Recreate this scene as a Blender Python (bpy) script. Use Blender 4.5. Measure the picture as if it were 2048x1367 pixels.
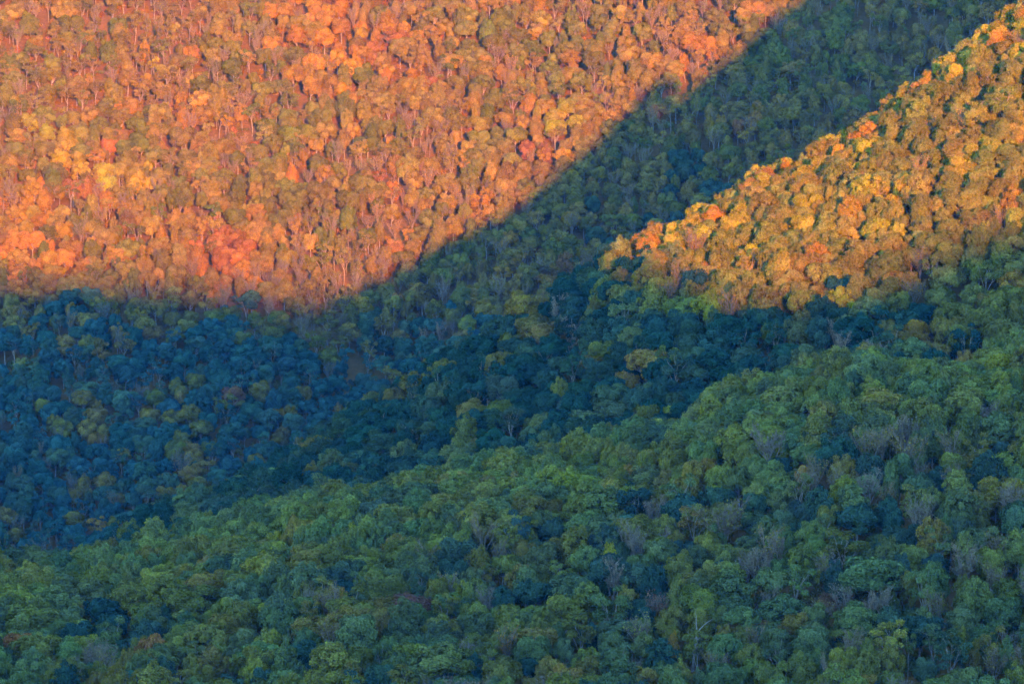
import bpy, math, random
import numpy as np

# ------------------------------------------------------------------ camera, sky, sun, exposure
scene = bpy.context.scene
for o in list(bpy.data.objects):
    bpy.data.objects.remove(o, do_unlink=True)
PITCH = math.radians(8.0)
cam = bpy.data.cameras.new('camera')
cam.sensor_width = 36.0
cam.lens = 200.0
cam.clip_start = 1.0
cam.clip_end = 20000.0
cam_ob = bpy.data.objects.new('camera', cam)
cam_ob.rotation_euler = (math.radians(90.0) - PITCH, 0.0, 0.0)
scene.collection.objects.link(cam_ob)
scene.camera = cam_ob

SUN_EL = math.radians(8.5)
SUN_AZ = math.radians(7.6)          # the sun stands behind the camera, this far round to its right
world = bpy.data.worlds.new('World')
scene.world = world
world.use_nodes = True
wn = world.node_tree
wn.nodes.clear()
w_out = wn.nodes.new('ShaderNodeOutputWorld')
w_bg = wn.nodes.new('ShaderNodeBackground')
w_sky = wn.nodes.new('ShaderNodeTexSky')
w_sky.sky_type = 'NISHITA'
w_sky.sun_disc = False
w_sky.sun_elevation = SUN_EL
w_sky.sun_rotation = math.pi - SUN_AZ
w_sky.altitude = 900.0
w_sky.ozone_density = 4.0
w_sky.dust_density = 0.0
w_sky.air_density = 0.65
w_bg.inputs['Strength'].default_value = 0.15
w_tone = wn.nodes.new('ShaderNodeMix')          # the even tone of the dusk sky, the same in every direction
w_tone.data_type = 'RGBA'; w_tone.blend_type = 'MULTIPLY'
w_tone.inputs['Factor'].default_value = 1.0
[s for s in w_tone.inputs if s.name == 'B' and s.type == 'RGBA'][0].default_value = (1.0, 0.97, 0.74, 1.0)
wn.links.new(w_sky.outputs['Color'], [s for s in w_tone.inputs if s.name == 'A' and s.type == 'RGBA'][0])
wn.links.new([s for s in w_tone.outputs if s.type == 'RGBA'][0], w_bg.inputs['Color'])
wn.links.new(w_bg.outputs['Background'], w_out.inputs['Surface'])

sun = bpy.data.lights.new('sun', 'SUN')
sun.energy = 2.0
sun.angle = math.radians(0.53)
sun.color = (0.62, 0.208, 0.011)
sun_ob = bpy.data.objects.new('sun', sun)
# a sun lamp shines along its local -Z
sun_ob.rotation_euler = (math.radians(90.0) - SUN_EL, 0.0, SUN_AZ)
scene.collection.objects.link(sun_ob)

scene.view_settings.view_transform = 'Standard'
scene.view_settings.look = 'None'
scene.view_settings.exposure = 4.62
scene.view_settings.gamma = 1.0
scene.view_settings.use_curve_mapping = False
scene.render.engine = 'CYCLES'
cy = scene.cycles
cy.max_bounces = 5
cy.diffuse_bounces = 1
cy.glossy_bounces = 1
cy.transmission_bounces = 3
cy.transparent_max_bounces = 4
cy.volume_bounces = 1
cy.use_denoising = True

rng = np.random.default_rng(20240)
random.seed(11)

# ------------------------------------------------------------------ the lie of the land
F=11380.0; P=PITCH; CP,SP=math.cos(P),math.sin(P)
TREE_H=16.0
def tan_el(v):            # world z / world y on the frame's vertical for row v (2048-px photo scale)
    q=-(v-683.5)/F
    return (-SP+q*CP)/(CP+q*SP)
def pix(x,y,z):
    d=y*CP-z*SP; q=(y*SP+z*CP)/d
    return 1024+F*x/d, 683.5-F*q
def col(x,y): return 1024+F*x/np.maximum(y,200.)*1.0
def smooth_interp(x,xs,ys):
    # pchip
    xs=np.asarray(xs,float); ys=np.asarray(ys,float)
    h=np.diff(xs); d=np.diff(ys)/h
    m=np.zeros_like(xs); m[0]=d[0]; m[-1]=d[-1]
    for i in range(1,len(xs)-1):
        if d[i-1]*d[i]>0:
            w1=2*h[i]+h[i-1]; w2=h[i]+2*h[i-1]
            m[i]=(w1+w2)/(w1/d[i-1]+w2/d[i])
    x=np.asarray(x,float); xc=np.clip(x,xs[0],xs[-1])
    i=np.clip(np.searchsorted(xs,xc)-1,0,len(xs)-2)
    t=(xc-xs[i])/h[i]
    r=(2*t**3-3*t**2+1)*ys[i]+(t**3-2*t**2+t)*h[i]*m[i]+(-2*t**3+3*t**2)*ys[i+1]+(t**3-t**2)*h[i]*m[i+1]
    return r
V1U=[-3000,-200,0,150,300,450,600,750,900,1050,1200,1350,1500,1650,1800,1950,2100,2600,6000]
V1V=[1200,1110,1102,1096,1056,1020,985,957,930,902,862,812,765,715,692,685,676,640,500]
V2U=[-3000,-200,0,150,250,330,480,550,650,750,850,950,1000,1100,1200,1300,1400,1500,1600,1700,1800,1870,1950,2020,2100,2300,2800,3400,6000]
V2V=[1500,1190,1140,1085,1035,990,940,900,843,782,722,656,622,572,510,456,412,360,302,250,190,138,74,12,-58,-224,-600,-900,-1500]
Y1=lambda u: 1770.+0*u
def Y2(u): return np.clip(1935+(u-150)*0.105, 1925, 2330)
def canopy(x,y):
    x=np.asarray(x,float); y=np.asarray(y,float)
    u=col(x,y)
    v1=smooth_interp(u,V1U,V1V); v2=smooth_interp(u,V2U,V2V)
    y2=Y2(u); y1=Y1(u)
    y0=1430.; v0=1520.
    v=np.full(u.shape,1520.)
    t=np.clip((y-y0)/(y1-y0),0,1)
    v=v0+(v1-v0)*(1-(1-t)**1.7)
    # hidden dip behind the near crest
    ya=y1+75; va=np.maximum(v1+45, v2+40)
    # spur rise
    def seg(v,ya,va,yb,vb,p=None):
        t=np.clip((y-ya)/(yb-ya),0,1)
        s=t*t*(3-2*t) if p is None else p(t)
        return np.where(y>ya, va+(vb-va)*s, v)
    v=seg(v,y1,v1,ya,va)
    v=seg(v,ya,va,y2,v2,lambda t:1-(1-t)**1.35)
    yb=y2+110; vb=v2+190
    v=seg(v,y2,v2,yb,vb,lambda t:t**1.6*(2.6-1.6*t)/1.0)
    yc=np.maximum(2700.,yb+40); vc=1190-(yc-2700)*2.05
    vb2=np.maximum(vb,vc+0)
    v=np.where(y>yb, vb+(np.maximum(vc,-400)-vb)*np.clip((y-yb)/(yc-yb),0,1), v)
    v=np.where(y>yc, vc-(y-yc)*2.05, v)
    return np.maximum(y,1)*tan_el(v)

# the ridge the camera stands on: its skyline is what keeps the valley in shade
SUN_D = np.array([-math.sin(SUN_AZ) * math.cos(SUN_EL), math.cos(SUN_AZ) * math.cos(SUN_EL), -math.sin(SUN_EL)])
Y_SKYLINE = -120.0
def surface_point(u, v):
    """where the sight line through photo point (u, v) meets the canopy"""
    y = np.arange(1440.0, 3600.0, 1.0)
    dx, q = (u - 1024.0) / F, -(v - 683.5) / F
    dy, dz = CP + q * SP, -SP + q * CP
    x, z = y * dx / dy, y * dz / dy
    k = np.argmax(canopy(x, y) >= z)
    return np.array([x[k], y[k], z[k]])
edge = [(-160, 500), (0, 505), (120, 510), (240, 517), (350, 527), (450, 538), (560, 546), (650, 545), (700, 542),
        (1180, 512), (1290, 524), (1400, 534), (1520, 534), (1640, 520), (1720, 486), (1800, 448), (1920, 405), (2048, 372), (2300, 310)]
sky_x, sky_z = [], []
for (u, v) in edge:
    p = surface_point(u, v)
    L = (p[1] - Y_SKYLINE) / SUN_D[1]
    q = p - L * SUN_D
    sky_x.append(q[0]); sky_z.append(q[2])
order = np.argsort(sky_x)
sky_x = [-1600.0, -700.0, -250.0, -60.0, 20.0] + [sky_x[i] for i in order]
sky_z = [90.0, 80.0, 70.0, 72.0, 76.0] + [sky_z[i] for i in order]
sky_x += [sky_x[-1] + 300.0, sky_x[-1] + 1500.0]
sky_z += [sky_z[-1] + 45.0, sky_z[-1] + 90.0]

def ground(x, y):
    x = np.asarray(x, float); y = np.asarray(y, float)
    ridge = np.interp(x, sky_x, sky_z)
    s = np.clip((y - Y_SKYLINE) / 700.0, 0, 1)
    s = s ** 1.15 * (2.15 - 1.15 * s)
    s = np.clip(s, 0, 1)
    near = ridge * (1 - s) + s * (-322.0)
    near = np.where(y < Y_SKYLINE, ridge - (Y_SKYLINE - y) * 0.30, near)
    far = canopy(x, y) - TREE_H
    # small rolls and gullies on the far wall of the valley
    far = far + np.where(y > 2650.0, np.clip((y - 2650.0) / 120.0, 0, 1), 0) * (
        2.6 * np.sin(x / 31.0 + y / 90.0) + 1.7 * np.sin(x / 17.0 - y / 60.0 + 1.3))
    far = far + np.where((y > 1430.0) & (y < 2300.0), 1.0, 0) * np.clip((y - 1430.0) / 80.0, 0, 1) * (
        0.9 * np.sin(x / 14.0 + y / 23.0) + 0.7 * np.sin(x / 9.0 - y / 19.0))
    t = np.clip((y - 1150.0) / 270.0, 0, 1)
    t = t * t * (3 - 2 * t)
    return near * (1 - t) + far * t

# ------------------------------------------------------------------ materials
def new_mat(name):
    m = bpy.data.materials.new(name)
    m.use_nodes = True
    nt = m.node_tree
    nt.nodes.clear()
    return m, nt, nt.nodes.new('ShaderNodeOutputMaterial')

def foliage_material():
    m, nt, out = new_mat('foliage')
    N = nt.nodes.new; L = nt.links.new
    tint = N('ShaderNodeAttribute'); tint.attribute_type = 'INSTANCER'; tint.attribute_name = 'tint'
    var = N('ShaderNodeAttribute'); var.attribute_type = 'GEOMETRY'; var.attribute_name = 'leaf_tone'
    sep = N('ShaderNodeSeparateColor'); L(var.outputs['Color'], sep.inputs['Color'])
    val = N('ShaderNodeMapRange'); val.inputs['To Min'].default_value = 0.58; val.inputs['To Max'].default_value = 1.48
    L(sep.outputs['Red'], val.inputs['Value'])
    hue = N('ShaderNodeMapRange'); hue.inputs['To Min'].default_value = 0.475; hue.inputs['To Max'].default_value = 0.52
    L(sep.outputs['Green'], hue.inputs['Value'])
    hsv = N('ShaderNodeHueSaturation')
    L(tint.outputs['Color'], hsv.inputs['Color']); L(val.outputs['Result'], hsv.inputs['Value']); L(hue.outputs['Result'], hsv.inputs['Hue'])
    dif = N('ShaderNodeBsdfDiffuse'); tra = N('ShaderNodeBsdfTranslucent')
    L(hsv.outputs['Color'], dif.inputs['Color']); L(hsv.outputs['Color'], tra.inputs['Color'])
    mix = N('ShaderNodeMixShader'); mix.inputs['Fac'].default_value = 0.18
    L(dif.outputs[0], mix.inputs[1]); L(tra.outputs[0], mix.inputs[2])
    L(mix.outputs[0], out.inputs['Surface'])
    return m

def bark_material(name, c0, c1):
    m, nt, out = new_mat(name)
    N = nt.nodes.new; L = nt.links.new
    tc = N('ShaderNodeTexCoord')
    noi = N('ShaderNodeTexNoise'); noi.inputs['Scale'].default_value = 1.3; noi.inputs['Detail'].default_value = 6
    L(tc.outputs['Object'], noi.inputs['Vector'])
    ramp = N('ShaderNodeValToRGB')
    ramp.color_ramp.elements[0].position = 0.3; ramp.color_ramp.elements[0].color = (*c0, 1)
    ramp.color_ramp.elements[1].position = 0.7; ramp.color_ramp.elements[1].color = (*c1, 1)
    L(noi.outputs['Fac'], ramp.inputs['Fac'])
    dif = N('ShaderNodeBsdfDiffuse'); L(ramp.outputs['Color'], dif.inputs['Color'])
    L(dif.outputs[0], out.inputs['Surface'])
    return m

def ground_material():
    m, nt, out = new_mat('forest_floor')
    N = nt.nodes.new; L = nt.links.new
    geo = N('ShaderNodeNewGeometry')
    n1 = N('ShaderNodeTexNoise'); n1.inputs['Scale'].default_value = 0.02; n1.inputs['Detail'].default_value = 5
    n2 = N('ShaderNodeTexNoise'); n2.inputs['Scale'].default_value = 0.45; n2.inputs['Detail'].default_value = 8; n2.inputs['Roughness'].default_value = 0.7
    L(geo.outputs['Position'], n1.inputs['Vector']); L(geo.outputs['Position'], n2.inputs['Vector'])
    r = N('ShaderNodeValToRGB')
    e = r.color_ramp.elements
    e[0].position = 0.25; e[0].color = (0.05, 0.042, 0.012, 1)
    e[1].position = 0.75; e[1].color = (0.18, 0.085, 0.022, 1)
    k = r.color_ramp.elements.new(0.5); k.color = (0.11, 0.058, 0.018, 1)
    mx = N('ShaderNodeMix'); mx.data_type = 'FLOAT'; mx.inputs[0].default_value = 0.6
    L(n1.outputs['Fac'], mx.inputs[2]); L(n2.outputs['Fac'], mx.inputs[3])
    L(mx.outputs[0], r.inputs['Fac'])
    b = N('ShaderNodeBump'); b.inputs['Strength'].default_value = 0.6; b.inputs['Distance'].default_value = 1.2
    L(n2.outputs['Fac'], b.inputs['Height'])
    dif = N('ShaderNodeBsdfDiffuse')
    L(r.outputs['Color'], dif.inputs['Color']); L(b.outputs['Normal'], dif.inputs['Normal'])
    L(dif.outputs[0], out.inputs['Surface'])
    return m

FOLIAGE = foliage_material()
BARK = bark_material('bark', (0.10, 0.075, 0.055), (0.24, 0.19, 0.15))
PALE_BARK = bark_material('pale_bark', (0.10, 0.072, 0.048), (0.22, 0.165, 0.12))
TWIG = bark_material('twigs', (0.095, 0.062, 0.040), (0.17, 0.12, 0.085))
FLOOR = ground_material()

# ------------------------------------------------------------------ terrain sheet
def grid_axis(parts):
    a = []
    for (lo, hi, st) in parts:
        a.append(np.arange(lo, hi, st))
    return np.concatenate(a + [np.array([parts[-1][1]])])
gy = grid_axis([(-900, -100, 50), (-100, 200, 10), (200, 1400, 40), (1400, 3450, 7), (3450, 3700, 50)])
gx = grid_axis([(-900, -300, 40), (-300, 620, 7), (620, 1500, 40)])
X, Y = np.meshgrid(gx, gy)
Z = ground(X, Y)
nv, nx, ny = X.size, len(gx), len(gy)
co = np.stack([X.ravel(), Y.ravel(), Z.ravel()], 1)
idx = np.arange(nv).reshape(ny, nx)
quads = np.stack([idx[:-1, :-1], idx[:-1, 1:], idx[1:, 1:], idx[1:, :-1]], -1).reshape(-1, 4)

def make_mesh(name, co, faces, mats, mat_index=None, tone=None, smooth=False):
    """faces: list of int arrays (n,3) / (n,4)"""
    me = bpy.data.meshes.new(name)
    loops = np.concatenate([f.ravel() for f in faces]) if faces else np.zeros(0, int)
    sizes = np.concatenate([np.full(len(f), f.shape[1]) for f in faces])
    starts = np.concatenate([[0], np.cumsum(sizes)[:-1]])
    me.vertices.add(len(co)); me.vertices.foreach_set('co', np.asarray(co, np.float32).ravel())
    me.loops.add(len(loops)); me.loops.foreach_set('vertex_index', loops.astype(np.int32))
    me.polygons.add(len(sizes))
    me.polygons.foreach_set('loop_start', starts.astype(np.int32))
    for m in mats: me.materials.append(m)
    if mat_index is not None: me.polygons.foreach_set('material_index', mat_index.astype(np.int32))
    me.polygons.foreach_set('use_smooth', np.full(len(sizes), smooth))
    if tone is not None:
        at = me.attributes.new('leaf_tone', 'FLOAT_COLOR', 'FACE')
        at.data.foreach_set('color', np.asarray(tone, np.float32).ravel())
    me.update(calc_edges=True)
    return me

terrain = bpy.data.objects.new('terrain', make_mesh('terrain', co, [quads], [FLOOR], smooth=True))
scene.collection.objects.link(terrain)
terrain['kind'] = 'structure'
terrain['label'] = 'wooded valley floor and hillsides under the trees'

# ------------------------------------------------------------------ tree shapes
def unit(v): return v / np.maximum(np.linalg.norm(v, axis=-1, keepdims=True), 1e-9)

class Wood:
    def __init__(self): self.v, self.q, self.n = [], [], 0
    def tube(self, pts, rad, sides=5):
        pts = np.asarray(pts, float); k = len(pts)
        tan = unit(np.gradient(pts, axis=0))
        ref = np.array([1.0, 0.13, 0.07]) if abs(tan[0][2]) > 0.6 else np.array([0.1, 0.05, 1.0])
        a = unit(np.cross(tan, ref)); b = np.cross(tan, a)
        th = np.arange(sides) * 2 * math.pi / sides
        ring = pts[:, None] + (a[:, None] * np.cos(th)[None, :, None] + b[:, None] * np.sin(th)[None, :, None]) * np.asarray(rad)[:, None, None]
        i = self.n + np.arange(k * sides).reshape(k, sides)
        j = np.roll(i, -1, axis=1)
        self.q.append(np.stack([i[:-1], j[:-1], j[1:], i[1:]], -1).reshape(-1, 4))
        self.v.append(ring.reshape(-1, 3)); self.n += k * sides
    def limb(self, p0, p1, r0, r1, rg, bend=0.12, segs=4, sides=5):
        p0 = np.asarray(p0, float); p1 = np.asarray(p1, float)
        t = np.linspace(0, 1, segs + 1)[:, None]
        off = rg.normal(0, bend, 3) * np.linalg.norm(p1 - p0)
        pts = p0 + (p1 - p0) * t + off * (t * (1 - t) * 2)
        pts[1:-1] += rg.normal(0, bend * 0.25, (segs - 1, 3)) * np.linalg.norm(p1 - p0) * 0.5
        self.tube(pts, r0 + (r1 - r0) * t[:, 0], sides)
        return pts
    def data(self): return np.concatenate(self.v), np.concatenate(self.q)

def leaves(centres, normals, size, rg, droop=0.35, tone=None):
    n = len(centres)
    nrm = unit(normals + rg.normal(0, 0.34, (n, 3)))
    r = unit(np.cross(nrm, rg.normal(0, 1, (n, 3))))
    s = np.cross(nrm, r)
    L = (size * rg.uniform(0.7, 1.35, n))[:, None]
    W = L * rg.uniform(0.55, 0.9, n)[:, None]
    tip = centres + r * L * 0.6 - nrm * L * droop * 0.5
    base = centres - r * L * 0.6
    a = centres + s * W * 0.55 + nrm * L * 0.10
    b = centres - s * W * 0.55 + nrm * L * 0.10
    v = np.stack([base, a, tip, b], 1).reshape(-1, 3)
    q = np.arange(n * 4).reshape(n, 4)
    if tone is None: tone = rg.uniform(0, 1, n)
    t = np.stack([tone, rg.uniform(0, 1, n), rg.uniform(0, 1, n), np.ones(n)], 1)
    return v, q, t

def clumps(cen, rad, outward, per, rg, size=0.5, flat=1.0, cover=-0.15):
    """leaf clumps laid over lumps; cen (n,3), rad (n,), outward (n,3)"""
    C, Nn, T = [], [], []
    for c, r, o in zip(cen, rad, outward):
        k = int(per * r * r)
        d = unit(rg.normal(0, 1, (k * 3, 3)))
        keep = (d @ unit(o + np.array([0, 0, 0.5])) > cover + rg.normal(0, 0.22, k * 3))
        d = d[keep][:k]
        rr = r * (rg.uniform(0.72, 1.08, len(d)))[:, None]
        # knobbly sub-lumps
        ph = rg.uniform(0, 6.28, 3)
        kn = 1 + 0.16 * np.sin(d[:, :1] * 7 + ph[0]) * np.sin(d[:, 1:2] * 7 + ph[1]) + 0.1 * np.sin(d[:, 2:] * 9 + ph[2])
        p = c + d * rr * kn * np.array([1, 1, flat])
        C.append(p); Nn.append(0.8 * d + 0.6 * o)
        base = np.clip(rg.normal(0.46, 0.17), 0.12, 0.85)
        T.append(np.clip(base + rg.normal(0, 0.2, len(d)), 0, 1))
    return leaves(np.concatenate(C), np.concatenate(Nn), size, rg, tone=np.concatenate(T))

def fib(n, lo, hi, rg, jit=0.25):
    """n directions between polar cosines lo..hi"""
    k = np.arange(n) + 0.5
    z = hi + (lo - hi) * k / n
    th = k * 2.39996 + rg.uniform(0, 6.28)
    r = np.sqrt(np.maximum(0, 1 - z * z))
    return unit(np.stack([r * np.cos(th), r * np.sin(th), z], 1) + rg.normal(0, jit * 0.5, (n, 3)))

def build_round(seed, H=16.0, R=5.2, hgt=5.2, n=30, lump=1.42, size=0.50, per=92):
    rg = np.random.default_rng(seed)
    d = fib(n, -0.55, 0.99, rg, 0.45)
    env = np.array([R - 1.2, (R - 1.2) * rg.uniform(0.86, 1.0), hgt - 1.1])
    az = np.arctan2(d[:, 1], d[:, 0]); ph = rg.uniform(0, 6.28, 2)
    bulge = 1 + 0.13 * np.sin(az * 2 + ph[0]) + 0.12 * np.sin(az * 3 + ph[1]) + rg.normal(0, 0.13, n)
    zc = H - hgt
    cen = d * env * bulge[:, None] + np.array([0, 0, zc])
    rad = lump * rg.uniform(0.6, 1.45, n)
    core = np.array([[0, 0, zc - 0.3], [1.2, 0.4, zc + 1.0], [-1.1, -0.6, zc + 0.6]])
    v, q, t = clumps(np.concatenate([cen, core]), np.concatenate([rad, [R * 0.5] * 3]),
                     np.concatenate([d, np.tile([0, 0, 1.0], (3, 1))]), per, rg, size, 0.92)
    w = Wood()
    top = np.array([0, 0, zc - 0.5])
    w.limb((0, 0, -2.5), top, 0.36, 0.2, rg, 0.03, 5, 6)
    for i in rg.choice(n, 9, replace=False):
        w.limb((0, 0, zc - hgt * rg.uniform(0.35, 0.95)), cen[i], 0.16, 0.04, rg, 0.12, 3, 4)
    return (v, q, t), w.data()

def build_tall(seed, H=19.0, R=4.4, crown=12.5, n=36, lump=1.28, size=0.48, per=92):
    rg = np.random.default_rng(seed)
    k = (np.arange(n) + 0.5) / n
    s = k ** 0.72                                   # 0 top .. 1 bottom
    th = np.arange(n) * 2.39996 + rg.uniform(0, 6.28)
    prof = np.sin(np.clip(s * 1.22 + 0.07, 0, 1.30) * math.pi * 0.62) ** 0.75
    ph = rg.uniform(0, 6.28, 2)
    r = (R - 1.0) * prof * (1 + 0.12 * np.sin(th * 2 + ph[0]) + rg.normal(0, 0.17, n))
    z = H - 1.2 - s * (crown - 2.0) + rg.normal(0, 0.35, n)
    cen = np.stack([r * np.cos(th), r * np.sin(th), z], 1)
    out = unit(np.stack([np.cos(th) * prof, np.sin(th) * prof, 0.9 - s * 0.8], 1))
    rad = lump * rg.uniform(0.65, 1.4, n) * (0.75 + 0.35 * s)
    core = np.stack([np.zeros(4), np.zeros(4), H - crown * np.array([0.3, 0.48, 0.66, 0.82])], 1)
    v, q, t = clumps(np.concatenate([cen, core]), np.concatenate([rad, np.array([1.4, 2.1, 2.4, 2.1]) * R / 4.4]),
                     np.concatenate([out, np.tile([0, 0, 1.0], (4, 1))]), per, rg, size, 1.25)
    w = Wood()
    w.limb((0, 0, -2.5), (0, 0, H - 2.5), 0.34, 0.06, rg, 0.02, 6, 6)
    for i in rg.choice(n, 9, replace=False):
        w.limb((0, 0, z[i] - 2.2), cen[i], 0.11, 0.03, rg, 0.1, 3, 4)
    return (v, q, t), w.data()

def build_sparse(seed, H=17.0, R=4.6, n=20, lump=1.25, size=0.48, per=62, stems=1):
    """open crown of separate tufts on limbs that show, over a bare trunk"""
    rg = np.random.default_rng(seed)
    w = Wood(); cen, rad, out = [], [], []
    fork = H * rg.uniform(0.42, 0.55)
    lean = rg.normal(0, 0.5, 2)
    w.limb((0, 0, -2.5), (lean[0], lean[1], fork), 0.24, 0.16, rg, 0.03, 4, 6)
    base = np.array([lean[0], lean[1], fork])
    m = int(rg.integers(4, 6))
    for i in range(m):
        a = i * 6.283 / m + rg.uniform(-0.4, 0.4)
        rr = R * rg.uniform(0.25, 0.62); zz = H * rg.uniform(0.76, 0.9)
        e = np.array([rr * math.cos(a), rr * math.sin(a), zz])
        pts = w.limb(base - np.array([0, 0, rg.uniform(0, 1.6)]), e, 0.12, 0.06, rg, 0.10, 4, 5)
        for j in range(max(2, n // m)):
            q0 = pts[int(rg.integers(2, 5))]
            a2 = a + rg.uniform(-0.9, 0.9)
            e2 = q0 + np.array([math.cos(a2), math.sin(a2), 0]) * R * rg.uniform(0.15, 0.55) + np.array([0, 0, rg.uniform(0.4, 2.6)])
            w.limb(q0, e2, 0.07, 0.025, rg, 0.12, 2, 4)
            cen.append(e2); rad.append(lump * rg.uniform(0.6, 1.25)); out.append(unit(e2 - base + np.array([0, 0, 1.0])))
    v, q, t = clumps(np.array(cen), np.array(rad), np.array(out), per, rg, size, 0.75, -0.35)
    return (v, q, t), w.data()

def build_bare(seed, H=16.0, R=4.0, leafy=260, size=0.42, forks=7):
    """leafless broom of very fine upright twigs, with the last leaves on some"""
    rg = np.random.default_rng(seed)
    w = Wood(); tips = []
    fork = H * rg.uniform(0.36, 0.48)
    w.limb((0, 0, -2.5), (rg.normal(0, .3), rg.normal(0, .3), fork), 0.2, 0.14, rg, 0.03, 4, 6)
    for i in range(forks):
        a = i * 6.283 / forks + rg.uniform(-0.4, 0.4)
        rr = R * rg.uniform(0.15, 0.72)
        e = np.array([rr * math.cos(a), rr * math.sin(a), H * rg.uniform(0.70, 0.95)])
        p1 = w.limb((0, 0, fork - rg.uniform(0, 2.0)), e, 0.13, 0.055, rg, 0.06, 5, 4)
        for j in range(9):
            q0 = p1[int(rg.integers(2, 6))]
            a2 = a + rg.uniform(-1.5, 1.5)
            e2 = q0 + np.array([math.cos(a2), math.sin(a2), 0]) * R * rg.uniform(0.08, 0.46) + np.array([0, 0, rg.uniform(0.7, 2.9)])
            p2 = w.limb(q0, e2, 0.045, 0.022, rg, 0.08, 3, 3)
            for k in range(9):
                q1 = p2[int(rg.integers(1, 4))]
                a3 = a2 + rg.uniform(-2.0, 2.0)
                e3 = q1 + np.array([math.cos(a3), math.sin(a3), 0]) * rg.uniform(0.2, 1.0) + np.array([0, 0, rg.uniform(0.3, 1.5)])
                w.tube([q1, (q1 + e3) / 2 + rg.normal(0, 0.06, 3), e3], [0.024, 0.021, 0.014], 3)
                tips.append(e3)
    tips = np.array(tips)
    k = rg.choice(len(tips), min(leafy, len(tips)), replace=False)
    v, q, t = leaves(tips[k] + rg.normal(0, 0.25, (len(k), 3)), rg.normal(0, 1, (len(k), 3)) + [0, 0, .6], size, rg)
    return (v, q, t), w.data()

def build_conifer(seed, H=13.0, R=2.6, size=0.42):
    rg = np.random.default_rng(seed)
    w = Wood(); w.limb((0, 0, -2.5), (0, 0, H - 0.6), 0.2, 0.03, rg, 0.01, 5, 5)
    C, Nn = [], []
    for i in range(26):
        s = (i + 0.5) / 26
        z = H - 0.4 - s * (H - 2.5); rr = R * s ** 0.85
        for j in range(int(6 + 9 * s)):
            a = rg.uniform(0, 6.283); L = rr * rg.uniform(0.75, 1.1)
            m = max(3, int(L * 7))
            t = rg.uniform(0.25, 1, m)[:, None]
            d = np.array([math.cos(a), math.sin(a), -0.28])
            C.append(np.array([0, 0, z]) + d * L * t + rg.normal(0, 0.13, (m, 3)))
            Nn.append(np.tile([math.cos(a) * .7, math.sin(a) * .7, 0.8], (m, 1)))
    v, q, t = leaves(np.concatenate(C), np.concatenate(Nn), size, rg)
    return (v, q, t), w.data()

def build_snag(seed, H=15.0):
    rg = np.random.default_rng(seed)
    w = Wood()
    tr = w.limb((0, 0, -2.5), (1.0, 0.2, H * 0.72), 0.34, 0.2, rg, 0.02, 6, 6)
    b = tr[-1]
    l1 = w.limb(b - [0.05, 0, 0.2], b + [2.9, 0.5, H * 0.20], 0.15, 0.05, rg, 0.06, 4, 5)
    l2 = w.limb(b - [0, 0, 0.2], b + [-0.1, 0.2, H * 0.28], 0.16, 0.05, rg, 0.05, 4, 5)
    l3 = w.limb(tr[4], tr[4] + [2.7, -0.6, 1.9], 0.13, 0.04, rg, 0.08, 4, 5)
    l4 = w.limb(tr[5], tr[5] + [-1.7, 0.4, 2.0], 0.11, 0.03, rg, 0.08, 4, 5)
    for l in (l1, l2, l3, l4):
        for k in range(3):
            q = l[int(rg.integers(2, 5))]
            w.limb(q, q + rg.normal(0, 0.6, 3) + [0, 0, 0.7], 0.05, 0.02, rg, 0.08, 2, 4)
    return None, w.data()

def build_shrub(seed, R=1.9):
    rg = np.random.default_rng(seed)
    n = 9
    d = fib(n, 0.0, 0.95, rg)
    cen = d * np.array([R, R, R * 0.8]) * 0.7 + [0, 0, 0.7]
    v, q, t = clumps(cen, R * 0.42 * rg.uniform(0.8, 1.2, n), d, 42, rg, 0.44, 0.9, -0.3)
    w = Wood()
    for i in range(4):
        w.limb((0, 0, -0.8), cen[i], 0.06, 0.02, rg, 0.1, 2, 4)
    return (v, q, t), w.data()

PROTO = {}       # kind -> list of (crown mesh, trunk mesh, joined mesh)
NOM = {}         # nominal height, radius
def add_kind(kind, builds, H, R, bark):
    NOM[kind] = (H, R); PROTO[kind] = []
    for (lv, wd) in builds:
        crown = trunk = None
        if lv is not None:
            crown = make_mesh('crown', lv[0], [lv[1]], [FOLIAGE], tone=lv[2])
        trunk = make_mesh('trunk', wd[0], [wd[1]], [bark], smooth=True)
        if lv is not None:
            n0 = len(lv[0])
            joined = make_mesh('tree_form', np.concatenate([lv[0], wd[0]]), [lv[1], wd[1] + n0], [FOLIAGE, bark],
                               np.concatenate([np.zeros(len(lv[1])), np.ones(len(wd[1]))]),
                               np.concatenate([lv[2], np.full((len(wd[1]), 4), 0.5)]))
        else:
            joined = make_mesh('tree_form', wd[0], [wd[1]], [bark])
        PROTO[kind].append((crown, trunk, joined))
add_kind('r', [build_round(s) for s in (1, 2, 3, 4)], 16.0, 5.2, BARK)
add_kind('f', [build_round(s, H=13.5, R=5.6, hgt=3.6, n=34, lump=1.25) for s in (11, 12, 13)], 13.5, 5.6, BARK)
add_kind('t', [build_tall(s) for s in (21, 22, 23, 24)], 19.0, 4.4, BARK)
add_kind('s', [build_sparse(s) for s in (31, 32, 33, 34, 35)], 17.0, 4.6, PALE_BARK)
add_kind('b', [build_bare(s) for s in (41, 42, 43)], 16.0, 4.0, TWIG)
add_kind('c', [build_conifer(s) for s in (51, 52)], 13.0, 2.6, BARK)
add_kind('d', [build_snag(s) for s in (61, 62)], 15.0, 3.0, PALE_BARK)
add_kind('u', [build_shrub(s) for s in (71, 72, 73)], 2.6, 1.7, BARK)

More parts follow.
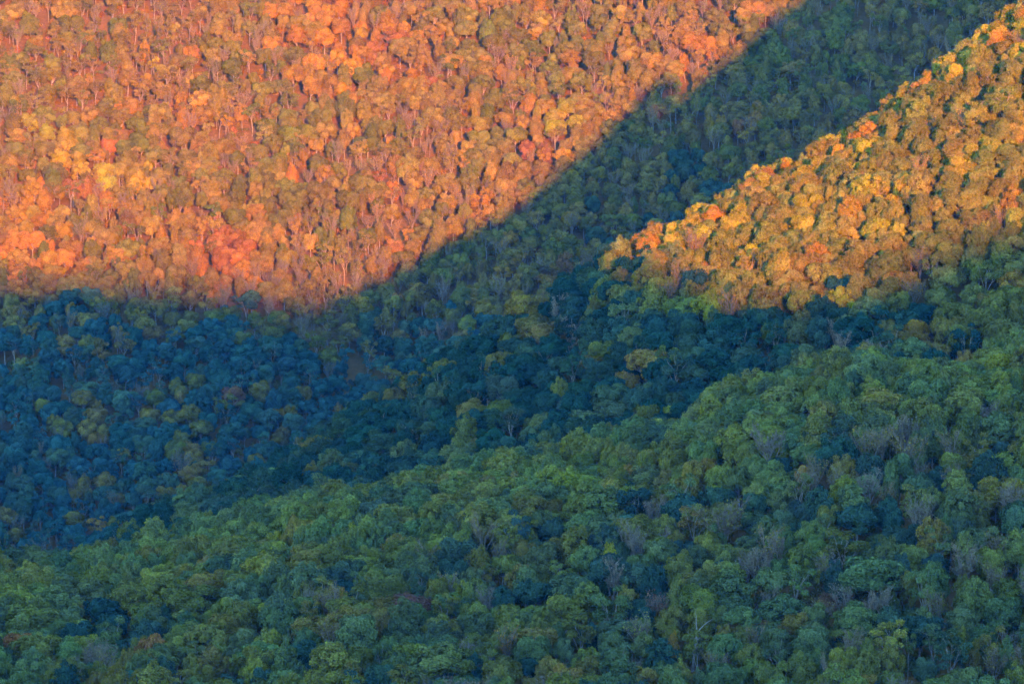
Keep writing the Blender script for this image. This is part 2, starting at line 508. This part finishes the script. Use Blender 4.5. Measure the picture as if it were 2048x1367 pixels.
# ------------------------------------------------------------------ where each tree stands
PAL = {   # leaf colours (linear); V, W, H have shade and haze mixed in
    'G': (0.076, 0.086, 0.029), 'B': (0.088, 0.106, 0.029), 'D': (0.020, 0.046, 0.034), 'O': (0.104, 0.094, 0.018),
    'T': (0.150, 0.104, 0.020), 'Y': (0.178, 0.150, 0.012), 'R': (0.172, 0.074, 0.020), 'N': (0.118, 0.080, 0.018),
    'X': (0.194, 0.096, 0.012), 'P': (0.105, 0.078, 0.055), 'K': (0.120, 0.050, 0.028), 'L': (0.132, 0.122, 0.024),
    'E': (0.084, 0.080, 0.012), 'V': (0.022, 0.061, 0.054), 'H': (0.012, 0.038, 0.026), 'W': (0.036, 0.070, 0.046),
}
class Tree:
    __slots__ = ('x', 'y', 'z', 'kind', 'proto', 'rot', 'sx', 'sz', 'tint', 'col', 'u', 'v', 'w', 'mark', 'tilt')

BLEND = {'G': 'OBD', 'B': 'LG', 'D': 'G', 'V': 'DWV', 'W': 'GV', 'H': 'DG', 'O': 'LTE', 'T': 'ONX', 'Y': 'LTX', 'R': 'XN', 'N': 'TE', 'X': 'TNY', 'P': 'N', 'K': 'N', 'L': 'OYB', 'E': 'ON'}
def tint_of(c):
    b = np.array(PAL[c])
    o = BLEND[c]
    b = b + (np.array(PAL[o[int(rng.integers(len(o)))]]) - b) * rng.uniform(0.0, 0.45)
    return np.clip(b * rng.uniform(0.85, 1.18) * rng.uniform(0.92, 1.08, 3), 0.008, 0.4)

def make_tree(x, y, kind, col, R, H, mark=None):
    t = Tree()
    t.x, t.y, t.kind, t.col, t.mark = float(x), float(y), kind, col, mark
    t.z = float(ground(x, y))
    h0, r0 = NOM[kind]
    t.sx, t.sz = R / r0, H / h0
    t.proto = int(rng.integers(len(PROTO[kind])))
    t.rot = float(rng.uniform(0, 6.283)) if kind != 'd' else float(rng.uniform(-0.25, 0.25))
    t.tilt = (float(rng.normal(0, 0.035)), float(rng.normal(0, 0.035)))
    t.tint = tint_of(col)
    t.u, t.v = [float(k) for k in pix(t.x, t.y, t.z + H)]
    t.w = 2 * R * F / t.y
    return t

MIX_H = {'r': 15.0, 'f': 13.0, 't': 18.0, 's': 16.5, 'b': 15.5, 'c': 12.0, 'd': 14.0}
def on_sight(u, v, H, y_lo, y_hi):
    y = np.arange(y_lo, y_hi, 1.0)
    dx, q = (u - 1024.0) / F, -(v - 683.5) / F
    dy, dz = CP + q * SP, -SP + q * CP
    x, z = y * dx / dy, y * dz / dy
    hit = ground(x, y) + H >= z
    if not hit.any(): return None
    k = int(np.argmax(hit))
    return x[k], y[k]

# trees of the near slope that stand out: (photo x, photo y of the top, crown width in photo pixels, form, colour)
MARKS = [
 (304,1268,66,'r','R'),(36,1263,60,'r','R'),(192,1283,78,'b','P'),(222,1312,58,'b','N'),(322,1287,52,'r','G'),(60,1206,110,'r','O'),
 (205,1198,86,'f','D'),(226,1231,72,'f','D'),(302,1238,74,'r','D'),(152,1244,66,'r','D'),(182,1160,88,'r','G'),(262,1163,82,'r','O'),
 (380,1172,98,'r','O'),(477,1158,76,'r','G'),(414,1244,92,'r','O'),(447,1226,60,'r','O'),(357,1050,42,'r','T'),(12,1113,46,'r','T'),
 (57,1113,52,'r','O'),(370,1103,46,'r','G'),(308,1108,46,'r','G'),(181,1235,16,'c','T'),(230,1256,26,'c','O'),(250,1294,34,'t','T'),
 (143,1344,48,'r','N'),(422,1331,48,'r','O'),(76,1268,98,'r','O'),(44,1335,66,'r','B'),
 (667,1136,48,'r','D'),(553,1116,58,'t','G'),(612,1122,72,'t','G'),(845,1101,78,'t','G'),(765,1144,96,'r','O'),(820,1191,84,'f','K'),
 (828,1203,54,'r','B'),(902,1120,62,'r','D'),(972,1180,52,'b','P'),(955,1227,80,'r','G'),(1005,1176,54,'r','D'),(807,1236,72,'r','G'),
 (560,1215,78,'r','G'),(613,1257,56,'r','G'),(658,1283,92,'t','O'),(723,1292,68,'r','O'),(880,1287,128,'r','B'),(890,1191,60,'s','O'),
 (1014,1262,54,'b','X'),(935,1284,46,'b','P'),(1003,1314,82,'r','O'),(600,974,60,'f','K'),(550,980,78,'f','D'),(547,1063,36,'r','Y'),
 (708,1041,26,'t','Y'),(943,1137,52,'r','G'),
 (1203,968,96,'t','G'),(1113,1044,74,'f','D'),(1155,1051,66,'t','O'),(1092,1089,76,'r','G'),(1220,1081,34,'t','Y'),(1328,1029,60,'r','O'),
 (1432,1040,40,'t','B'),(1420,1064,56,'r','L'),(1450,1004,128,'b','N'),(1435,976,66,'f','D'),(1515,991,72,'f','D'),(1322,1076,66,'r','B'),
 (1277,1069,56,'b','P'),(1352,1060,44,'r','N'),(1360,1114,66,'r','O'),(1455,1089,66,'r','L'),(1460,1139,80,'t','G'),(1398,1141,58,'t','G'),
 (1226,1129,66,'b','P'),(1253,1174,46,'r','T'),(1070,1165,92,'f','D'),(1130,1191,108,'r','O'),(1220,1185,86,'s','G'),(1283,1236,70,'b','O'),
 (1290,1210,48,'r','D'),(1385,1236,60,'d','P'),(1345,1262,27,'t','X'),(1485,1216,70,'f','B'),(1432,1212,42,'r','O'),(1368,1307,40,'c','L'),
 (1292,1269,62,'r','G'),(1224,1266,60,'r','G'),(1062,1275,78,'r','G'),(1308,1187,52,'b','K'),(1450,1266,76,'r','G'),(1495,1289,62,'r','O'),
 (1283,1337,62,'r','T'),(1450,1324,92,'r','G'),
 (1920,974,66,'t','G'),(1897,1002,52,'r','B'),(1865,1034,68,'t','T'),(1715,1016,100,'f','D'),(1625,1042,66,'r','L'),(1568,1021,56,'r','G'),
 (1600,1084,62,'t','O'),(1697,1066,88,'s','O'),(1776,965,52,'b','N'),(1845,1004,66,'b','P'),(1770,1074,58,'r','D'),(1825,1089,66,'r','L'),
 (1866,1107,62,'r','D'),(1925,1102,96,'b','P'),(1983,1099,56,'r','L'),(1745,1114,128,'r','G'),(1655,1189,40,'f','K'),(1632,1212,62,'r','G'),
 (1715,1209,98,'r','G'),(1783,1249,84,'s','L'),(1620,1257,82,'r','G'),(1695,1269,58,'b','P'),(1607,1319,62,'r','O'),(1923,1214,72,'r','G'),
 (2006,1197,78,'r','G'),(1975,1264,62,'s','O'),(1783,1341,48,'r','L'),(1993,1069,50,'b','N'),(1878,1187,54,'b','O'),(2040,1008,92,'r','G'),
 (2043,1120,50,'d','P'),
 (1822,676,82,'r','G'),(1932,702,44,'r','T'),(2000,704,66,'r','Y'),(2006,751,52,'r','T'),(1932,777,78,'r','L'),(1980,807,44,'b','P'),
 (1866,831,72,'t','G'),(1820,867,82,'b','T'),(1756,816,72,'t','G'),(1740,909,76,'r','D'),(1900,907,62,'r','O'),(1632,911,58,'b','N'),
 (1605,934,42,'r','X'),(1995,824,92,'r','G'),(1560,914,52,'r','D'),(1905,869,72,'b','N'),(1418,914,36,'r','X'),(1385,924,52,'r','T'),
 (1640,735,40,'r','T'),(1345,905,62,'r','O'),(1290,930,74,'r','G'),(1245,885,46,'r','O'),(1160,905,56,'r','O'),(1590,862,62,'r','G'),
 (1110,1000,44,'f','N'),(1480,935,60,'r','G'),(1530,920,66,'r','B'),(1690,760,60,'r','L'),(1565,800,56,'r','L'),(1350,815,48,'f','Y'),
]
near, forest = [], []
for (u, v, w, kind, c) in MARKS:
    Yg = 1600.0
    for _ in range(2):
        R = max(w / 2 / (F / Yg), 1.2)
        if kind in 'c': H = 8 + R * 1.6
        elif kind == 'd': H = 15.0
        else: H = MIX_H[kind] * (0.72 + 0.28 * R / NOM[kind][1])
        p = on_sight(u, v, H, 1435.0, 1900.0)
        if p is None: break
        Yg = p[1]
    if p is None: continue
    near.append(make_tree(p[0], p[1], kind, c, R, H, mark=len(near)))

class Packer:
    def __init__(self, cell=7.0): self.c, self.g = cell, {}
    def add(self, x, y, r):
        self.g.setdefault((int(x // self.c), int(y // self.c)), []).append((x, y, r))
    def free(self, x, y, r, k):
        i, j = int(x // self.c), int(y // self.c)
        for a in range(i - 2, i + 3):
            for b in range(j - 2, j + 3):
                for (px, py, pr) in self.g.get((a, b), ()):
                    if (px - x) ** 2 + (py - y) ** 2 < (k * (r + pr)) ** 2: return False
        return True
pack = Packer()
for t in near: pack.add(t.x, t.y, t.sx * NOM[t.kind][1])

# sight-line horizon table: tells whether a tree top can show at all
hu = np.arange(-400, 2500, 20.0); hy = np.arange(1430.0, 3600.0, 6.0)
HX = (hu[:, None] - 1024) / F * hy[None, :]
_, HV = pix(HX, np.broadcast_to(hy, HX.shape), canopy(HX, np.broadcast_to(hy, HX.shape)))
HMIN = np.minimum.accumulate(HV, axis=1)
def shows(u, v, y, slack=14.0):
    i = int(np.clip(np.rint((u + 400) / 20), 0, len(hu) - 1)); j = int(np.clip((y - 8 - 1430) / 6, 0, len(hy) - 1))
    return v < HMIN[i, j] + slack

from mathutils import noise as mnoise, Vector
def choose_near(pairs, x, y, scale=30.0, stray=0.24):
    """neighbours tend to the same kind: the draw follows a slow noise over the land"""
    n = mnoise.noise(Vector((x / scale, y / scale, 3.7))) + 0.5 * mnoise.noise(Vector((x / scale * 2.3, y / scale * 2.3, 9.1)))
    s = min(max(0.5 + 0.62 * n + rng.normal(0, stray), 0.0), 0.999)
    w = np.cumsum([p[1] for p in pairs]); w = w / w[-1]
    return pairs[int(np.searchsorted(w, s, side='right'))][0]
def choose(pairs):
    ks = [p[0] for p in pairs]; w = np.array([p[1] for p in pairs], float)
    return ks[int(rng.choice(len(ks), p=w / w.sum()))]

def seg_y(x, y):
    """which slope: 0 near, 1 spur, 2 far wall"""
    u = float(col(x, y))
    if y < 1770 + 55: return 0
    if y < float(Y2(np.array(u))) + 95: return 1
    return 2

def patch(x, y, s, ph):
    return 0.5 + 0.5 * math.sin(x / s + ph + 1.7 * math.sin(y / (s * 1.3) + ph * 2)) * math.cos(y / (s * 0.8) - x / (s * 2.1) + ph)

FAR_SPOTS = [  # clumps of one colour on the far wall: photo x, y, radius, form, colour, share
 (445,455,50,'r','R',.7),(860,330,70,'b','X',.35),(770,420,60,'b','X',.4),(980,420,60,'s','X',.5),(300,60,120,'s','N',.5),(640,40,120,'r','X',.5),
 (545,255,42,'r','E',.6),(250,205,60,'r','E',.6),(330,345,40,'r','E',.7),(560,365,52,'r','E',.8),(985,250,60,'r','O',.9),(720,110,40,'r','E',.6),
 (640,240,40,'r','E',.4),(115,300,60,'r','Y',.3),(60,260,40,'r','Y',.3),(240,330,60,'r','Y',.3),(130,230,90,'r','O',.5),(60,470,90,'r','X',.5),
 (100,530,140,'r','T',.3),(700,560,110,'s','N',.5),(560,560,90,'b','N',.4),(940,75,34,'r','O',.9),(1130,205,28,'r','Y',.9),(880,610,60,'b','P',.4),
 (460,745,36,'r','K',.5),(560,790,60,'r','N',.4),(260,800,110,'r','T',.2),(380,940,70,'r','T',.25),(330,830,80,'r','O',.2),(780,640,70,'r','D',.6),
 (700,400,60,'r','E',.4),(740,380,40,'r','O',.8),(1400,330,90,'r','D',.3),(1250,420,80,'r','D',.3),(90,120,110,'s','N',.4),(420,80,60,'r','E',.4),
]
VALLEY_SHADE_TOP = float(surface_point(400, 625)[2])  # level near the shadow edge; leaf colours below it imitate shade
SPUR_SHADE_TOP = float(surface_point(1600, 610)[2])
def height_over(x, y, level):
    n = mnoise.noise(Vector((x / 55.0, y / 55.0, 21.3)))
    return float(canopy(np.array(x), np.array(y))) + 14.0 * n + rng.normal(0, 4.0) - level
def far_kind(u, v, x, y):
    for (a, b, r, k, c, pr) in FAR_SPOTS:
        if (u - a) ** 2 + (v - b - 12) ** 2 < r * r and rng.uniform() < pr: return k, c
    if height_over(x, y, VALLEY_SHADE_TOP) < 0:              # shaded valley side: shade and blue haze painted into the leaf colours
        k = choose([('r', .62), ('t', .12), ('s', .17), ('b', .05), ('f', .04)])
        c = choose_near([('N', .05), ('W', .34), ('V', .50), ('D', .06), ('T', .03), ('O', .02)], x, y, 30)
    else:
        k = choose([('r', .44), ('t', .22), ('s', .22), ('b', .12)])
        c = choose_near([('O', .18), ('E', .22), ('T', .30), ('N', .14), ('X', .15), ('R', .01)], x, y, 62, 0.17)
    if k == 'b' and c in 'GDB': c = 'N'
    return k, c
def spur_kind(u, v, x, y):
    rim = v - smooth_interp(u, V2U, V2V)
    if height_over(x, y, SPUR_SHADE_TOP) > 0:                # upper spur: gold and olive leaves, kept warm for the sunlit side
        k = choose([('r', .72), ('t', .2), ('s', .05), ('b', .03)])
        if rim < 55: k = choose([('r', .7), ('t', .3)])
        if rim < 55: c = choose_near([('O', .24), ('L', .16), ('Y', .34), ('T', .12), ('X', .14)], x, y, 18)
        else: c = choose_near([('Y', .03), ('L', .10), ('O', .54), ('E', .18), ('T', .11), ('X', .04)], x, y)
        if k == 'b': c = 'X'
    else:  # lower spur: shade painted in through darker leaf colours
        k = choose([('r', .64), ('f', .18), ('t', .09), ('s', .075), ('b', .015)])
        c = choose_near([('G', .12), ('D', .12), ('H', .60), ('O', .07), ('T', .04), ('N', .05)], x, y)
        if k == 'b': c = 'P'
    return k, c
def near_kind(u, v, x, y):
    crest = v - smooth_interp(u, V1U, V1V)
    if crest < 130:
        k = choose([('r', .62), ('t', .30), ('f', .08)])
        c = choose_near([('B', .16), ('G', .16), ('L', .40), ('O', .24), ('T', .04)], x, y)
    else:
        dry = 0.15 if u > 1450 else 0.05
        k = choose([('r', .46), ('t', .24), ('f', .08), ('s', .10), ('b', dry)])
        c = choose_near([('B', .08), ('L', .14), ('G', .28), ('D', .14), ('O', .24), ('T', .05), ('N', .07)], x, y)
    if k == 'b': c = choose([('P', .6), ('N', .4)])
    return k, c

near_marks = list(near)
def scatter(n, xlo, xhi, ylo, yhi, rlo, rhi, kfit, which, store):
    made = 0
    xs = rng.uniform(0, 1, n); ys = rng.uniform(ylo, yhi, n)
    gl = None
    for a, y in zip(xs, ys):
        half = (1024 + 190) / F * y
        x = -half + 2 * half * a
        u = float(col(x, y))
        if seg_y(x, y) != which: continue
        vc = float(pix(x, y, float(canopy(np.array(x), np.array(y))))[1])
        if vc < -260 or vc > 1367 + 190: continue
        if not shows(u, vc, y): continue
        if which == 0: kind, c = near_kind(u, vc, x, y)
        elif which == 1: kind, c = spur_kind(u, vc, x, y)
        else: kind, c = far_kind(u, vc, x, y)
        R = rng.uniform(rlo, rhi) * {'r': 1.0, 'f': 1.05, 't': 0.82, 's': 0.9, 'b': 0.85, 'c': .6, 'd': .6}[kind]
        if not pack.free(x, y, R, kfit): continue
        H = MIX_H[kind] * (0.72 + 0.28 * R / NOM[kind][1]) * rng.uniform(0.9, 1.1)
        t = make_tree(x, y, kind, c, R, H)
        if which == 0:
            for m in near_marks:
                if m.y > y + 3 and abs(m.u - t.u) < 0.36 * (m.w + t.w) and t.v < m.v + 0.5 * m.w and t.v > m.v - 40:
                    need = pix(0, y, 0)[1]
                    drop = (m.v + 0.5 * m.w - t.v) / (F / y)
                    H2 = H - drop
                    if H2 < 8.5: t = None
                    else: t = make_tree(x, y, kind, c, min(R, 4.2), H2); H = H2
                    break
            if t is None: continue
        pack.add(x, y, R); store.append(t); made += 1
    return made
n0 = scatter(9000, 0, 0, 1425, 1840, 4.8, 7.0, 0.74, 0, near)
n0 += scatter(9000, 0, 0, 1425, 1840, 2.8, 4.4, 0.76, 0, near)
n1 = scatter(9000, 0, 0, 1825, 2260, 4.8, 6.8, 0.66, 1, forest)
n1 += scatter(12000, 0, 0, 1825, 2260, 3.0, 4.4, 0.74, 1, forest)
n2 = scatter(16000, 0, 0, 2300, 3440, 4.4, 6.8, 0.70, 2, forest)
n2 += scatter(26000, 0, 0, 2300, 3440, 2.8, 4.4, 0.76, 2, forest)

# the 300 that show largest stand alone, the others go into the one mass
def in_frame(t): return -t.w * 0.4 < t.u < 2048 + t.w * 0.4 and -20 < t.v < 1367 - 8
marked = [t for t in near if t.mark is not None and in_frame(t)]
rest = [t for t in near if not (t.mark is not None and in_frame(t))]
rest_in = [t for t in rest if in_frame(t)]
rest_in.sort(key=lambda t: -(t.w * (0.4 if t.kind in 'bcd' else 1.0) * (1.0 + 0.6 * (t.v > 900))))
single = marked + rest_in[:300 - len(marked)]
chosen = set(map(id, single))
forest += [t for t in near if id(t) not in chosen]
print('trees: near', len(near), 'spur', n1, 'far', n2, 'single', len(single), 'mass', len(forest))

# ------------------------------------------------------------------ the single trees
NAMES = {'r': 'broadleaf_tree', 'f': 'broadleaf_tree', 't': 'broadleaf_tree', 's': 'broadleaf_tree', 'b': 'bare_tree', 'c': 'conifer_tree', 'd': 'dead_tree'}
def place_single(t):
    crown, trunk, _ = PROTO[t.kind][t.proto]
    e = bpy.data.objects.new(NAMES[t.kind], None)
    e.empty_display_size = 1.0
    e.location = (t.x, t.y, t.z)
    e.rotation_euler = (t.tilt[0], t.tilt[1], t.rot)
    e.scale = (t.sx, t.sx, t.sz)
    scene.collection.objects.link(e)
    tr = bpy.data.objects.new('trunk', trunk); tr.parent = e; scene.collection.objects.link(tr)
    if crown:
        c = bpy.data.objects.new('crown' if t.kind != 'b' else 'leaves', crown); c.parent = e
        c['tint'] = [float(k) for k in t.tint]
        scene.collection.objects.link(c)
    e['category'] = 'tree'
    return e
roots = [place_single(t) for t in single]

# ------------------------------------------------------------------ what sets each single tree apart
COLOUR = {'G': 'mid-green', 'B': 'bright green', 'D': 'dark green', 'O': 'olive', 'T': 'tan', 'Y': 'yellow-green', 'R': 'pinkish red', 'N': 'brown',
          'X': 'orange', 'P': 'grey', 'K': 'dull red', 'L': 'pale green', 'E': 'drab olive', 'H': 'very dark green', 'W': 'sea green', 'V': 'blue-green'}
SHAPE = {'r': 'round-crowned tree', 'f': 'low flat-topped tree', 't': 'tall narrow tree', 's': 'open-branched tree', 'b': 'leafless twiggy tree',
         'c': 'pointed conifer', 'd': 'dead snag'}
ANCHORS = [   # photo x, y of the marked tree; its own label; how its neighbours speak of it
 (304, 1268, 'pinkish red round tree among dark green crowns at the lower left', 'the pinkish red tree'),
 (36, 1263, 'faded pink tree standing at the very left edge of the near slope', 'the faded pink edge tree'),
 (192, 1283, 'wide grey leafless tree with upright twigs at the lower left', 'the grey leafless tree at lower left'),
 (1385, 1236, 'dead forked snag with bare pale limbs on the lower near slope', 'the forked dead snag'),
 (1345, 1262, 'small slender orange tree beside the forked dead snag', 'the slender orange tree'),
 (820, 1191, 'dull red dome-shaped tree behind a bright green one, low in the middle', 'the dull red dome'),
 (972, 1180, 'small grey leafless tree between dark green crowns near the middle', 'the small grey leafless tree'),
 (1450, 1004, 'widest brown leafless tree on the near slope, broom-like twigs', 'the widest brown leafless tree'),
 (1925, 1102, 'broad grey leafless tree low on the slope towards the right edge', 'the broad grey leafless tree'),
 (1655, 1189, 'small dull red tree in front of a big green crown', 'the small dull red tree'),
 (600, 974, 'dull red low tree on the crest of the near slope', 'the dull red crest tree'),
 (1418, 914, 'small orange round tree just below the crest of the near slope', 'the small orange crest tree'),
 (1605, 934, 'ochre-orange round tree beside a brown thinning one on the upper near slope', 'the ochre-orange tree'),
 (547, 1063, 'small yellow-green round tree below the crest, left part of the slope', 'the small yellow-green tree'),
 (1368, 1307, 'pale green cone-shaped conifer at the foot of the forked dead snag', 'the pale green conifer'),
 (181, 1235, 'thin tan conifer spire rising among dark green crowns', 'the thin tan conifer'),
 (667, 1136, 'compact dark green round tree wedged between paler tall crowns', 'the compact dark green tree'),
 (1932, 702, 'small tan round tree on the crest at the upper right of the near slope', 'the tan tree on the right crest'),
 (12, 1113, 'tan round tree on the crest at the left edge', 'the tan tree on the left crest'),
 (357, 1050, 'small tan round tree on the left crest in front of the dark valley', 'the small tan crest tree'),
 (1113, 1044, 'dark green flat-topped tree with a spreading low crown in mid slope', 'the spreading dark flat tree'),
 (1220, 1081, 'narrow yellow-green tree standing upright in mid slope', 'the narrow yellow-green tree'),
 (1865, 1034, 'tall tan cone-shaped tree on the right part of the slope', 'the tall tan cone'),
 (1485, 1216, 'bright green flat-topped tree right of the forked dead snag', 'the bright green flat tree'),
 (1014, 1262, 'thinning orange-brown tree with bare twigs low in the middle', 'the thinning orange tree'),
 (1277, 1069, 'grey leafless tree squeezed between two green crowns in mid slope', 'the squeezed grey leafless tree'),
 (1980, 807, 'small grey leafless tree under the crest at the right', 'the grey leafless tree under the right crest'),
 (1820, 867, 'wide tan tree losing its leaves, bare limbs showing below', 'the wide tan thinning tree'),
 (1350, 815, 'low yellow-green tree on the sloping crest of the near hill', 'the low yellow-green crest tree'),
 (1253, 1174, 'small tan round tree above a big olive and green pair', 'the small tan tree in mid slope'),
 (2006, 751, 'tan round tree near the right edge below the crest', 'the tan tree by the right edge'),
]
def phrase(t):
    base = SHAPE[t.kind]
    size = 'big ' if t.w > 92 else 'small ' if t.w < 44 else ''
    return size + COLOUR[t.col] + ' ' + base
anchors, label_of = [], {}
for (u, v, own, short) in ANCHORS:
    k = next((i for i, m in enumerate(MARKS) if m[0] == u and m[1] == v), None)
    for i, t in enumerate(single):
        if t.mark is not None and k is not None and t.kind == MARKS[k][3] and t.col == MARKS[k][4] and abs(t.u - u) < 14 and i not in label_of:
            label_of[i] = own; anchors.append((t, short)); break
WHERE = ['right of', 'above and right of', 'above', 'above and left of', 'left of', 'below and left of', 'below', 'below and right of']
ORDINAL = ['', 'second ', 'third ', 'fourth ', 'fifth ', 'sixth ', 'seventh ', 'eighth ', 'ninth ']
families = {}
for i, t in enumerate(single):
    if i in label_of: continue
    cv = t.v + 0.35 * t.w
    a, short = min(anchors, key=lambda q: (q[0].u - t.u) ** 2 + (q[0].v + 0.35 * q[0].w - cv) ** 2)
    dx, dy = t.u - a.u, (a.v + 0.35 * a.w) - cv
    octant = int(round(math.degrees(math.atan2(dy, dx)) / 45.0)) % 8
    families.setdefault((phrase(t), WHERE[octant], short), []).append((math.hypot(dx, dy), i))
for (ph, wh, short), members in families.items():
    members.sort()
    for k, (dist, i) in enumerate(members):
        if len(members) == 1: label_of[i] = '%s %s %s' % (ph, wh, short)
        else: label_of[i] = ('nearest ' if k == 0 else ORDINAL[min(k, 8)] + 'nearest ') + '%s %s %s' % (ph, wh, short)
for i, e in enumerate(roots):
    e['label'] = label_of[i]
    e['group'] = 'trees covering the near slope'


# ------------------------------------------------------------------ the mass of trees beyond, and the shrubs under them
def mass(name, items, protos, label):
    coll = bpy.data.collections.new(name + '_forms')
    index, k = {}, 0
    for kind, forms in protos:
        for i, me in enumerate(forms):
            o = bpy.data.objects.new('form_%03d' % k, me); coll.objects.link(o)
            index[(kind, i)] = k; k += 1
    me = bpy.data.meshes.new(name)
    me.vertices.add(len(items))
    me.vertices.foreach_set('co', np.array([(t.x, t.y, t.z) for t in items], np.float32).ravel())
    def put(nm, typ, key, arr):
        a = me.attributes.new(nm, typ, 'POINT'); a.data.foreach_set(key, np.asarray(arr).ravel())
    put('tint', 'FLOAT_COLOR', 'color', np.array([(*t.tint, 1.0) for t in items], np.float32))
    put('turn', 'FLOAT_VECTOR', 'vector', np.array([(t.tilt[0], t.tilt[1], t.rot) for t in items], np.float32))
    put('size', 'FLOAT_VECTOR', 'vector', np.array([(t.sx, t.sx, t.sz) for t in items], np.float32))
    put('form', 'INT', 'value', np.array([index[(t.kind, t.proto)] for t in items], np.int32))
    ob = bpy.data.objects.new(name, me); scene.collection.objects.link(ob)
    ng = bpy.data.node_groups.new(name, 'GeometryNodeTree')
    ng.interface.new_socket('Geometry', in_out='INPUT', socket_type='NodeSocketGeometry')
    ng.interface.new_socket('Geometry', in_out='OUTPUT', socket_type='NodeSocketGeometry')
    N = ng.nodes.new; L = ng.links.new
    gi, go = N('NodeGroupInput'), N('NodeGroupOutput')
    m2p = N('GeometryNodeMeshToPoints')
    ci = N('GeometryNodeCollectionInfo'); ci.inputs['Collection'].default_value = coll
    ci.inputs['Separate Children'].default_value = True; ci.inputs['Reset Children'].default_value = True
    iop = N('GeometryNodeInstanceOnPoints'); iop.inputs['Pick Instance'].default_value = True
    def attr(nm, dt):
        n = N('GeometryNodeInputNamedAttribute'); n.data_type = dt; n.inputs['Name'].default_value = nm
        return [s for s in n.outputs if s.enabled and s.name == 'Attribute'][0]
    L(gi.outputs[0], m2p.inputs['Mesh']); L(m2p.outputs[0], iop.inputs['Points'])
    L(ci.outputs[0], iop.inputs['Instance'])
    L(attr('form', 'INT'), iop.inputs['Instance Index'])
    L(attr('turn', 'FLOAT_VECTOR'), iop.inputs['Rotation'])
    L(attr('size', 'FLOAT_VECTOR'), iop.inputs['Scale'])
    L(iop.outputs[0], go.inputs[0])
    md = ob.modifiers.new('grow', 'NODES'); md.node_group = ng
    ob['kind'] = 'stuff'; ob['label'] = label
    return ob
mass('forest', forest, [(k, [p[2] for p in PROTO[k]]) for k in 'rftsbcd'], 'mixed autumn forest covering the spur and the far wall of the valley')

shrubs = []
def shrub_field(n, ylo, yhi, which):
    for a, y in zip(rng.uniform(0, 1, n), rng.uniform(ylo, yhi, n)):
        half = (1024 + 150) / F * y
        x = -half + 2 * half * a
        if seg_y(x, y) != which: continue
        u = float(col(x, y)); vc = float(pix(x, y, float(canopy(np.array(x), np.array(y))))[1])
        if vc < -200 or vc > 1500 or not shows(u, vc, y): continue
        c = choose([('X', .26), ('R', .14), ('N', .22), ('T', .18), ('O', .2)]) if which == 2 and height_over(x, y, VALLEY_SHADE_TOP) > 0 else \
            choose([('G', .3), ('D', .25), ('O', .2), ('N', .17), ('T', .08)])  # far shrubs take lit colours only above the shade level
        shrubs.append(make_tree(x, y, 'u', c, rng.uniform(1.3, 2.9), rng.uniform(2.0, 6.0)))
shrub_field(11000, 2350, 3440, 2)
shrub_field(2500, 1830, 2260, 1)
shrub_field(2600, 1430, 1840, 0)
mass('undergrowth', shrubs, [('u', [p[2] for p in PROTO['u']])], 'low shrubs and saplings growing under the trees')

# ------------------------------------------------------------------ the air
def air():
    x0, x1, y0, y1, z0, z1 = -960.0, 1560.0, -960.0, 3760.0, float(Z.min()) - 4.0, float(max(Z.max() + 25.0, 60.0))
    co = np.array([(x, y, z) for z in (z0, z1) for y in (y0, y1) for x in (x0, x1)])
    q = np.array([(0, 2, 3, 1), (4, 5, 7, 6), (0, 1, 5, 4), (1, 3, 7, 5), (3, 2, 6, 7), (2, 0, 4, 6)])
    m, nt, out = new_mat('haze')
    pv = nt.nodes.new('ShaderNodeVolumePrincipled')
    pv.inputs['Color'].default_value = HAZE_COLOR
    pv.inputs['Density'].default_value = HAZE_DENSITY
    pv.inputs['Anisotropy'].default_value = 0.0
    nt.links.new(pv.outputs[0], out.inputs['Volume'])
    ob = bpy.data.objects.new('haze', make_mesh('haze', co, [q], [m]))
    scene.collection.objects.link(ob)
    ob['kind'] = 'stuff'; ob['label'] = 'thin evening haze filling the valley'
HAZE_COLOR = (0.06, 0.36, 1.0, 1.0)
HAZE_DENSITY = 0.0000074
air()
